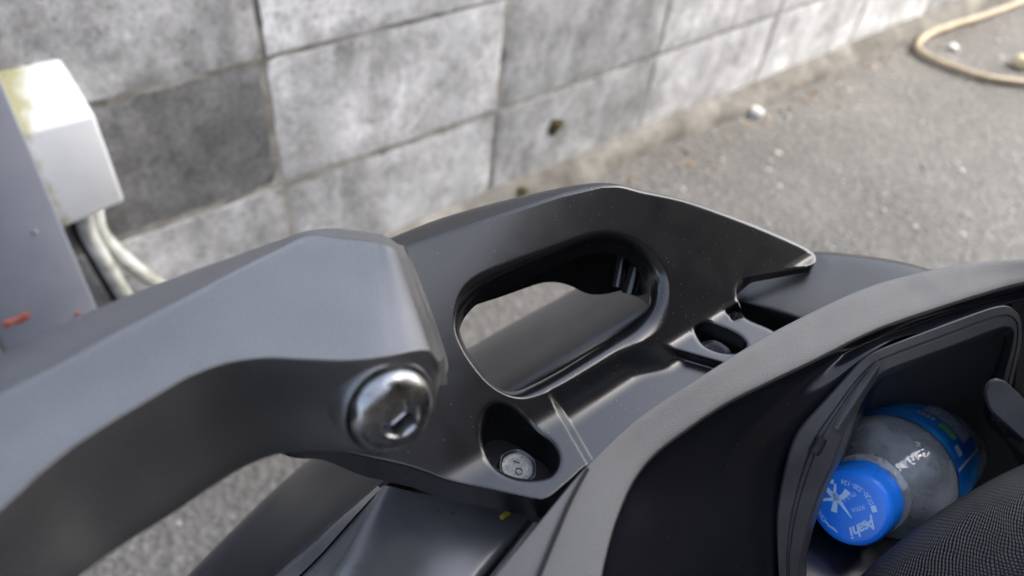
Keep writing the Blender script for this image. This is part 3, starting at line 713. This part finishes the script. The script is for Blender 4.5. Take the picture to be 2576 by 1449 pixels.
# groove line along the rim's lower stretch
gp = [(1478, 1180), (1463, 1206), (1435, 1260), (1405, 1330), (1378, 1395), (1356, 1449), (1320, 1540)]
tube('rim_groove', [HZ(x, y, HR + .0004) for x, y in gp], .0006, 6, 40, m_gap, scooter)

FO = [(1975, 1700, .268), (1965, 1500, .266), (1958, 1400, .264), (1956, 1300, .262), (1967, 1224, .261), (1992, 1124, .259), (2017, 1074, .258), (2085, 1000, .257), (2157, 919, .257), (2197, 886, .2575), (2357, 826, .27), (2497, 774, .282), (2535, 770, .287), (2566, 795, .291), (2570, 860, .294), (2545, 960, .299), (2525, 1060, .303)]
FI = [(2030, 1700, .268), (2015, 1500, .266), (2010, 1420, .264), (2037, 1319, .262), (2067, 1234, .260), (2097, 1174, .258), (2120, 1110, .257), (2142, 1050, .256), (2166, 990, .256), (2217, 936, .2565), (2335, 895, .268), (2467, 844, .280), (2530, 820, .286), (2552, 834, .290), (2540, 890, .293), (2520, 955, .298), (2508, 1060, .302)]
fo_ = np.array([DP(*p) for p in FO]); fi_ = np.array([DP(*p) for p in FI]); tow = CAM - fo_.mean(0); tow /= np.linalg.norm(tow)
def straightish(P_, per=10, passes=14):            # straight runs with small rounded corners
    Q_ = np.vstack([P_[i] * (1 - k_ / per) + P_[i + 1] * (k_ / per) for i in range(len(P_) - 1) for k_ in range(per)] + [P_[-1]])
    for _ in range(passes): Q_[1:-1] = Q_[1:-1] * .5 + (Q_[:-2] + Q_[2:]) * .25
    return Q_
fob, fib = straightish(fo_), straightish(fi_)
fr = lambda t, lift: fob * (1 - t) + fib * t + tow * lift
loft('pocket_frame', [fr(-.06, -.008), fr(-.05, .0006), fr(.0, .0022), fr(.04, .0027), fr(.38, .0027), fr(.43, .0014), fr(.50, .0014), fr(.55, .0024), fr(.93, .0020), fr(.985, .0012), fr(1.01, -.002), fr(1.05, -.02)], 0, 2, m_frame, scooter, angle=24, raw=True, straight=range(12))
# gusset and slot on the frame
loft('gusset', [[DP(2207, 905, .2525), DP(2150, 985, .2535), DP(2095, 1075, .2545)], [DP(2214, 915, .2505), DP(2168, 985, .252), DP(2105, 1080, .2535)], [DP(2206, 950, .2535), DP(2176, 1000, .2545), DP(2120, 1090, .2545)]], 20, 6, m_frame, scooter)
sl_ = [DP(2066, 1102, .2545), DP(2058, 1122, .2545), DP(2046, 1140, .2545)]
tube('slot', sl_, .0019, 10, 16, m_gap, scooter)
# pocket interior
pin = catmull([DP(x, y, z + .004) for x, y, z in FI + [(2600, 1180, .312), (2680, 1400, .31), (2500, 1750, .30), (2250, 1850, .285)]], 80); dv = M @ np.array([.50, .05, .86])
loft('pocket_liner', [list(pin), list(pin + dv * .05 + np.array([0, 0, -.004])), list(pin + dv * .14 + np.array([0, 0, -.01])), list(pin + dv * .25), [(pin + dv * .25).mean(0) + (p_ - (pin + dv * .25).mean(0)) * .02 for p_ in pin + dv * .26]], 100, 3, m_tub, scooter, closed_u=True)
strip('tub_side', [[DP(2545, 760, .295), DP(2700, 732, .312), DP(2900, 755, .332), DP(3150, 830, .345), DP(3520, 1030, .34)], [DP(2560, 900, .30), DP(2720, 900, .315), DP(2900, 920, .335), DP(3150, 1000, .345), DP(3450, 1150, .34)], [DP(2530, 1100, .31), DP(2720, 1150, .33), DP(2900, 1200, .34), DP(3150, 1300, .34), DP(3400, 1400, .33)]], m_tub)
strip('tub_floor', [[DP(1500, 1380, .285), DP(1800, 1330, .29), DP(2040, 1330, .30), (DP(2300, 1360, .31))], [DP(1480, 1500, .27), DP(1800, 1480, .275), DP(2080, 1470, .28), DP(2300, 1500, .285)], [DP(1450, 1800, .25), DP(1800, 1800, .25), DP(2100, 1800, .25), DP(2300, 1800, .25)]], m_tub)
# rounded flap on the right of the pocket
fl = [(2474, 990), (2478, 966), (2496, 953), (2518, 956), (2545, 978), (2576, 1008), (2660, 1080), (2660, 1180), (2576, 1110), (2520, 1060), (2488, 1030)]
fb = catmull([DP(x, y, .285) for x, y in fl], 60, True); n_ = 60
Vf = list(fb) + list(fb + tow * .0035) + list((fb - fb.mean(0)) * .94 + fb.mean(0) + tow * .0048)
Ff = [(i, (i + 1) % n_, n_ + (i + 1) % n_, n_ + i) for i in range(n_)] + [(n_ + i, n_ + (i + 1) % n_, 2 * n_ + (i + 1) % n_, 2 * n_ + i) for i in range(n_)] + [tuple(2 * n_ + i for i in range(n_))]
me = mesh('flap', Vf, Ff); fix_normals(me); link('flap', me, m_frame, scooter)

# ---- mesh seat cushion
k = NT('black_spacer_mesh'); tc = k.n('ShaderNodeTexCoord'); mp = k.n('ShaderNodeMapping'); mp.inputs['Rotation'].default_value = (0, 0, R(28)); mp.inputs['Scale'].default_value = (1, 1, 1); wv = k.n('ShaderNodeTexNoise'); wv.inputs['Scale'].default_value = 60; k.l(tc.outputs['UV'], wv.inputs['Vector']); vm = k.n('ShaderNodeVectorMath', operation='MULTIPLY_ADD'); vm.inputs[1].default_value = (.004, .004, 0); k.l(wv.outputs['Color'], vm.inputs[0]); k.l(tc.outputs['UV'], vm.inputs[2]); k.l(vm.outputs[0], mp.inputs[0])
sx = k.n('ShaderNodeSeparateXYZ'); k.l(mp.outputs[0], sx.inputs[0])
PIT = 2 * math.pi / .00135
a_ = k.math('SINE', k.math('MULTIPLY', sx.outputs[0], PIT)); b_ = k.math('SINE', k.math('MULTIPLY', sx.outputs[1], PIT * 1.25))
pr_ = k.math('MULTIPLY', a_, b_)
hgt = k.math('ADD', k.math('MULTIPLY', a_, .45), k.math('MULTIPLY', b_, .65))
c = k.ramp(k.math('ADD', k.math('MULTIPLY', hgt, .4), .5), (.25, (.003, .003, .004)), (.6, (.008, .008, .009)), (.95, (.034, .033, .035)))
k.l(c, k.b.inputs['Base Color']); k.set(Roughness=.55); k.bump(hgt, .7, .0006); m_mesh = k.m
loft('seat_cushion', [[DP(2060, 1700, .31), DP(2150, 1500, .31), DP(2300, 1370, .31), DP(2480, 1240, .315), DP(2600, 1190, .32), DP(2800, 1120, .33)],
                      [DP(2020, 1700, .272), DP(2122, 1500, .272), DP(2275, 1352, .272), DP(2467, 1222, .276), DP(2580, 1165, .28), DP(2780, 1085, .285)],
                      [DP(2020, 1710, .262), DP(2122, 1510, .262), DP(2278, 1356, .262), DP(2470, 1226, .266), DP(2584, 1170, .27), DP(2784, 1090, .275)],
                      [DP(2070, 1730, .248), DP(2175, 1540, .248), DP(2330, 1395, .248), DP(2510, 1270, .250), DP(2610, 1215, .252), DP(2800, 1130, .255)],
                      [DP(2250, 1800, .232), DP(2330, 1620, .232), DP(2460, 1480, .232), DP(2610, 1370, .232), DP(2700, 1310, .232), DP(2900, 1220, .232)],
                      [DP(2500, 1900, .222), DP(2570, 1780, .222), DP(2680, 1640, .222), DP(2800, 1500, .222), DP(2900, 1430, .222), DP(3100, 1330, .222)]], 90, 12, m_mesh, scooter)

# ---- bolted grey arm (nearest the lens)
def sarm(x): return np.interp(x, [-500, -250, 0, 850, 1100], [.088, .105, .128, .198, .207])
# stations along the arm: outer outline, ridge, crease, lower edge (the last entries carry their own depth)
ST_ = [((-500, 1130), (-500, 1225), (-500, 1690), (-250, 1830)), ((-250, 1010), (-250, 1110), (-250, 1490), (-50, 1660)), ((0, 890), (0, 990), (0, 1280), (200, 1449)),
       ((150, 818), (150, 915), (140, 1155), (310, 1370)), ((300, 750), (300, 832), (260, 1072), (425, 1298)), ((450, 692), (450, 755), (370, 1007), (525, 1230)),
       ((600, 640), (600, 675), (480, 944), (610, 1178)), ((700, 604), (700, 626), (570, 912), (690, 1147)), ((775, 580), (785, 590), (665, 899), (770, 1137)),
       ((840, 574), (850, 599), (765, 902, .1648), (850, 1138, .1812)), ((900, 580), (905, 604), (870, 905, .1695), (928, 1144, .182)), ((945, 588), (948, 610), (985, 893, .1735), (1010, 1128, .183)),
       ((970, 595), (975, 617), (1052, 880, .1775), (1068, 1070, .184)), ((985, 603), (993, 626), (1082, 882, .1815), (1092, 1020, .187)), ((997, 612), (1006, 640), (1099, 905, .1880), (1104, 975, .191))]
Pa, Pb = DP(785, 590, .193), DP(0, 990, .140)        # the lit upper face is one plane, level across the arm
fb_ = (Pb[2] - Pa[2]) / (Pb[0] - Pa[0]); fa_ = Pa[2] - fb_ * Pa[0]
def up_face(p):
    r_ = ray(p[0], p[1]); return (fa_ - .92) / (r_[2] - fb_ * r_[0])
N_ = len(ST_); rs = [np.zeros((N_, 3)) for _ in range(4)]
for j, s_ in enumerate(ST_):
    z2, z3 = up_face(s_[1]), up_face(s_[2]); turn = (0, .002, .005)[j - 12] if j >= 12 else 0
    if j >= 11: z3 += (.000, .0015, .004, .008)[j - 11]
    rs[1][j] = DP(*s_[1][:2], z2 + turn); rs[0][j] = DP(*s_[0][:2], z2 * 1.09 + turn)
    rs[2][j] = DP(*s_[2][:2], z3)
    rs[3][j] = DP(*s_[3][:2], z3 * (1.125 if j < 8 else (1.12, 1.105, 1.08, 1.06, 1.045, 1.03, 1.02)[j - 8]))
b1_ = rs[0] + (M @ np.array([0, .004, .020])); b4_ = rs[3] + (M @ np.array([-.002, -.004, .026]))
ins = lambda a, b, t: a * (1 - t) + b * t
back = lambda z: M @ np.array([0, 0, z])
arm_rows = [b4_, ins(rs[3], b4_, .3), rs[3] + back(.0012), ins(rs[3], rs[2], .04) - back(.0002), ins(rs[3], rs[2], .5) + back(.0010), ins(rs[3], rs[2], .90), ins(rs[3], rs[2], .993), ins(rs[2], rs[1], .005), ins(rs[2], rs[1], .05), ins(rs[2], rs[1], .5) - back(.0005), ins(rs[2], rs[1], .93), rs[1] , ins(rs[1], rs[0], .16), ins(rs[1], rs[0], .9), rs[0] + back(.0012), b1_]
Gr = [np.vstack([r_[0] + np.array([-.40, -.06, .03]), r_[0] + np.array([-.16, -.03, .012]), r_, r_[-1] + (M @ np.array([.0008, .0002, .006])), r_[-1] + (M @ np.array([-.0010, .0004, .024]))]) for r_ in arm_rows]
arm = loft('support_arm', [by_index(g_) for g_ in Gr], 0, 6, m_arm, scooter, closed_v=True, angle=80, raw=True); arm['label'] = 'satin grey cast arm bolted over the grab handle'

# boss and button bolt
bo = DP(986, 1030, (np.linalg.norm((rs[2][11] - CAM) @ M[:, 2]) + np.linalg.norm((rs[3][11] - CAM) @ M[:, 2])) / 2 - .0012); bax = M @ np.array([.58, .33, -.745]); bax /= np.linalg.norm(bax)
RB = .0101
boss = lathe('bolt_boss', [(.0118, -.014), (.0116, -.003), (.0113, -.0014), (.0109, -.0010), (.0104, -.0012), (.0102, -.004), (0, -.004)], 72, m_arm, None, bo, bax)
hexR = lambda th, ap: ap / math.cos((th + .2) % (math.pi / 3) - math.pi / 6)
prof = [(RB * .97, -.004), (RB * 1.0, -.0008), (RB * .99, .0004)]
for t in np.linspace(.12, .80, 10): prof.append((RB * math.cos(t * math.pi / 2 * .84) ** .8, -.0002 + .0046 * math.sin(t * math.pi / 2)))
zt = prof[-1][1]
prof += [(.0049, zt + .0003), (.0046, zt + .0001), (.00445, zt - .0006), (.0042, zt - .0045), (.0036, zt - .005), (0, zt - .0056)]
nP = len(prof)
def rf(i, th, r): return min(hexR(th, .0041), .0050) * (r / .00445) if i >= nP - 4 else r
bolt = lathe('button_bolt', prof, 96, m_bolt, None, bo, bax, rfun=rf, angle=40); sub(bolt, arm); sub(boss, arm)

# ------------------------------------------------------------------ water bottle in the pocket
capc = DP(2138, 1278, .286); endc = DP(2363, 1092, .435)
ax = Vector(capc - endc).normalized()                   # points at the lens, out of the cap
u0 = Vector(M @ np.array([1.0, 0, 0])); u0 = (u0 - ax * u0.dot(ax)).normalized(); v0 = Vector(M @ np.array([0, -1.0, 0])); v0 = (v0 - ax * v0.dot(ax) - u0 * v0.dot(u0)).normalized()
bottle = empty('water_bottle', tuple(endc)); tag(bottle, 'clear plastic water bottle with blue cap and blue label lying in the pocket', 'bottle')
k = NT('clear_bottle_plastic'); tr = k.n('ShaderNodeBsdfTransparent'); tr.inputs[0].default_value = (.93, .95, .97, 1); gl = k.n('ShaderNodeBsdfGlossy'); gl.inputs['Roughness'].default_value = .07
fr_ = k.n('ShaderNodeFresnel'); fr_.inputs[0].default_value = 1.55; co = k.coord('World')
bp = k.n('ShaderNodeBump'); bp.inputs['Strength'].default_value = .6; bp.inputs['Distance'].default_value = .002; k.l(k.noise(co, 110, 3, .5), bp.inputs['Height']); k.l(bp.outputs[0], gl.inputs['Normal']); k.l(bp.outputs[0], fr_.inputs['Normal'])
mx = k.n('ShaderNodeMixShader'); k.l(k.math('MINIMUM', k.math('MULTIPLY', fr_.outputs[0], 4.0), .75), mx.inputs[0]); k.l(tr.outputs[0], mx.inputs[1]); k.l(gl.outputs[0], mx.inputs[2]); df = k.n('ShaderNodeBsdfDiffuse'); df.inputs[0].default_value = (.86, .90, .95, 1); mx2 = k.n('ShaderNodeMixShader'); k.l(k.ramp(k.noise(co, 60, 3, .5), (.4, .18), (.75, .42)), mx2.inputs[0]); k.l(mx.outputs[0], mx2.inputs[1]); k.l(df.outputs[0], mx2.inputs[2]); k.l(mx2.outputs[0], k.out.inputs['Surface']); m_pet = k.m  # pale diffuse share stands in for light and milky reflections in the plastic
k = NT('blue_cap_plastic'); k.set(Base_Color=(.012, .20, .85, 1), Roughness=.3, Subsurface_Weight=.15, Subsurface_Radius=(.002, .003, .006)); m_cap = k.m
k = NT('cap_print'); k.set(Base_Color=(.45, .65, .95, 1), Roughness=.45); m_print = k.m
RC = .0147
cap = lathe('cap', [(RC * 1.0, -.0185), (RC * 1.02, -.018), (RC * 1.02, -.015), (RC * 1.0, -.0145), (RC * 1.0, -.0042), (RC * .985, -.0022), (RC * .94, -.0007), (RC * .87, -.0001), (RC * .8, 0), (0, 0)], 120, m_cap, bottle, Vector(capc), ax, hint=u0, rfun=lambda i, th, r: r * (1 + (.011 * math.sin(72 * th) if 3 <= i <= 4 else 0)))
BL = (Vector(capc) - Vector(endc)).length
RBt = .0280
prof = [(.0118, -.017), (.0118, -.024), (.0160, -.025), (.0160, -.027), (.0125, -.0285), (.0140, -.031), (.0192, -.037), (.0245, -.043), (.0270, -.049), (.0277, -.053), (RBt, -.055), (RBt - .0004, -.057), (RBt - .0004, -.119), (RBt, -.121)]
for i in range(24):
    z = -.123 - i * (BL - .133) / 23.; prof.append((RBt - .0013 * (.5 - .5 * math.cos(i * math.pi * .5)), z))
prof += [(RBt * .95, -BL + .004), (RBt * .8, -BL), (0, -BL + .003)]
def facet(i, th, r):
    if 5 <= i <= 9: return r * (1 + .018 * math.cos(6 * th + i * .35))
    return r
lathe('bottle_body', prof, 96, m_pet, bottle, Vector(capc), ax, hint=u0, rfun=facet, angle=70)
def pcap(th, r, z): return Vector(capc) + ax * z + (u0 * math.cos(th) + v0 * math.sin(th)) * r
def sleeve(name, t0, t1, z0, z1, r, mat, n=60):
    V = []; F = []
    for i in range(n + 1):
        th = t0 + (t1 - t0) * i / n
        V += [pcap(th, r, z0), pcap(th, r, z1)]
    F = [(2 * i, 2 * i + 1, 2 * i + 3, 2 * i + 2) for i in range(n)]
    return link(name, mesh(name, V, F), mat, bottle)
k = NT('blue_label_film'); co = k.coord('World'); k.l(k.ramp(k.noise(co, 70, 4, .5), (.35, (.008, .17, .80)), (.55, (.015, .32, .92)), (.75, (.08, .58, .95))), k.b.inputs['Base Color']); k.set(Roughness=.3); m_lab = k.m
k = NT('label_panel'); co = k.coord('World'); k.l(k.ramp(k.noise(co, 700, 2), (.42, (.38, .42, .60)), (.56, (.80, .82, .88))), k.b.inputs['Base Color']); k.set(Roughness=.4); m_pan = k.m
k = NT('green_print'); co = k.coord('World'); k.l(k.ramp(k.noise(co, 900, 2), (.45, (.05, .55, .18)), (.6, (.55, .85, .5))), k.b.inputs['Base Color']); m_grn = k.m
k = NT('white_print'); k.set(Base_Color=(.62, .70, .85, 1), Roughness=.4); m_wht = k.m
sleeve('label', 0, 2 * math.pi, -.058, -.116, RBt + .0001, m_lab, 120)
T = R
sleeve('nutrition_panel', T(28), T(72), -.090, -.112, RBt + .0004, m_pan, 30)
sleeve('label_line', T(13), T(15.5), -.059, -.115, RBt + .0004, m_wht, 4)
sleeve('green_mark', T(35), T(52), -.076, -.087, RBt + .0004, m_grn, 12)
sleeve('white_mark', T(22), T(31), -.070, -.079, RBt + .0004, m_wht, 8)
for i in range(4): sleeve('small_print', T(58 + i * 4.2), T(60.6 + i * 4.2), -.078, -.086, RBt + .0004, m_wht, 3)
for i in range(6): sleeve('small_print', T(-8 - i * 5.0), T(-10.5 - i * 5.0), -.088, -.092, RBt + .0004, m_wht, 3)
# water left in the bottle shows as a pale level; droplets cling inside
k = NT('water_drops'); k.set(Base_Color=(1, 1, 1, 1), Roughness=.02, Transmission_Weight=1.0, IOR=1.33); m_drop = k.m
V = []; F = []
for i in range(60):
    th = rng.uniform(-2.4, 2.8); z = -rng.uniform(.036, .054); r_ = np.interp(-z, [.031, .037, .043, .049, .053, .055], [.0140, .0192, .0245, .0270, .0277, .0280]) - .0003
    p = pcap(th, r_, z); s = rng.gamma(2.5, .00028) + .00025
    V.append(iv * s + np.array(p)); F.append(iF + i * len(iv))
dr = link('droplets', mesh('droplets', np.vstack(V), np.vstack(F)), m_drop, bottle); dr['kind'] = 'stuff'

# lettering on the cap, laid out in photo units around the cap centre
def cp(x, y, z=.00015):                           # print position (photo crop units) -> cap face
    return Vector(capc) + u0 * ((x - 560) / 300 * .0128) + v0 * (-(y - 800) / 300 * .0128) + ax * z
PU = .0128 / 300
def poly_stroke(name, pts, w0, w1):
    P_ = catmull([(x, y, 0) for x, y in pts], 20); V = []; n = len(P_)
    for i in range(n):
        d_ = P_[min(i + 1, n - 1)] - P_[max(i - 1, 0)]; d_ /= np.linalg.norm(d_); t = i / (n - 1); w_ = w0 * (1 - t) + w1 * t
        V += [cp(P_[i][0] - d_[1] * w_, P_[i][1] + d_[0] * w_), cp(P_[i][0] + d_[1] * w_, P_[i][1] - d_[0] * w_)]
    return link(name, mesh(name, V, [(2 * i, 2 * i + 1, 2 * i + 3, 2 * i + 2) for i in range(n - 1)]), m_print, bottle, False)
def cap_text(s, path, size, shear=0, bold=0):
    P_ = catmull([(x, y, 0) for x, y in path], 200); L = np.concatenate([[0], np.cumsum(np.linalg.norm(np.diff(P_, axis=0), axis=1))])
    n = len(s)
    for i, ch in enumerate(s):
        if ch == ' ': continue
        l_ = L[-1] * (i + .5) / n; j = min(np.searchsorted(L, l_), 198); p = P_[j]; d_ = P_[j + 1] - P_[j - 1]; d_ /= np.linalg.norm(d_)
        cu = bpy.data.curves.new('letter', 'FONT'); cu.body = ch; cu.size = 1; cu.align_x = 'CENTER'; cu.align_y = 'CENTER'; cu.shear = shear; cu.offset = bold; cu.resolution_u = 3
        to = bpy.data.objects.new('letter', cu); COL.objects.link(to); bpy.context.view_layer.update()
        me_ = bpy.data.meshes.new_from_object(to.evaluated_get(bpy.context.evaluated_depsgraph_get())); bpy.data.objects.remove(to)
        if not len(me_.vertices): continue
        ux, uy = d_[0], d_[1]                      # reading direction in picture axes (y down)
        for v_ in me_.vertices:
            a, b = v_.co.x * size, v_.co.y * size
            v_.co = cp(p[0] + ux * a + uy * b, p[1] + uy * a - ux * b)
        me_.materials.clear(); link('letter', me_, m_print, bottle, False)
cap_text('0120-328-124', [(742, 738), (705, 665), (620, 605), (488, 572)], 62)
cap_text('Asahi', [(752, 868), (690, 935), (565, 1020)], 140, .35, .02)
cap_text('おいしい', [(610, 665), (560, 700), (495, 760)], 46)
cap_text('天然水', [(685, 762), (630, 790), (570, 818)], 46)
cap_text('あけ口', [(285, 850), (305, 900), (345, 955)], 48)
poly_stroke('print_stroke', [(350, 950), (400, 1000), (460, 1036)], 5, 3); poly_stroke('print_stroke', [(372, 990), (420, 1000), (460, 1036)], 6, 2)
poly_stroke('print_stroke', [(748, 745), (765, 800)], 22, 22)
poly_stroke('print_stroke', [(343, 600), (352, 645), (395, 690), (430, 720)], 20, 22)
poly_stroke('print_stroke', [(545, 650), (505, 705), (430, 742), (350, 760), (288, 790)], 28, 6)
poly_stroke('print_stroke', [(440, 605), (432, 690), (438, 760), (425, 858)], 9, 26)
poly_stroke('print_stroke', [(425, 690), (500, 790), (575, 885)], 24, 4)
poly_stroke('print_stroke', [(385, 590), (425, 590)], 20, 20)
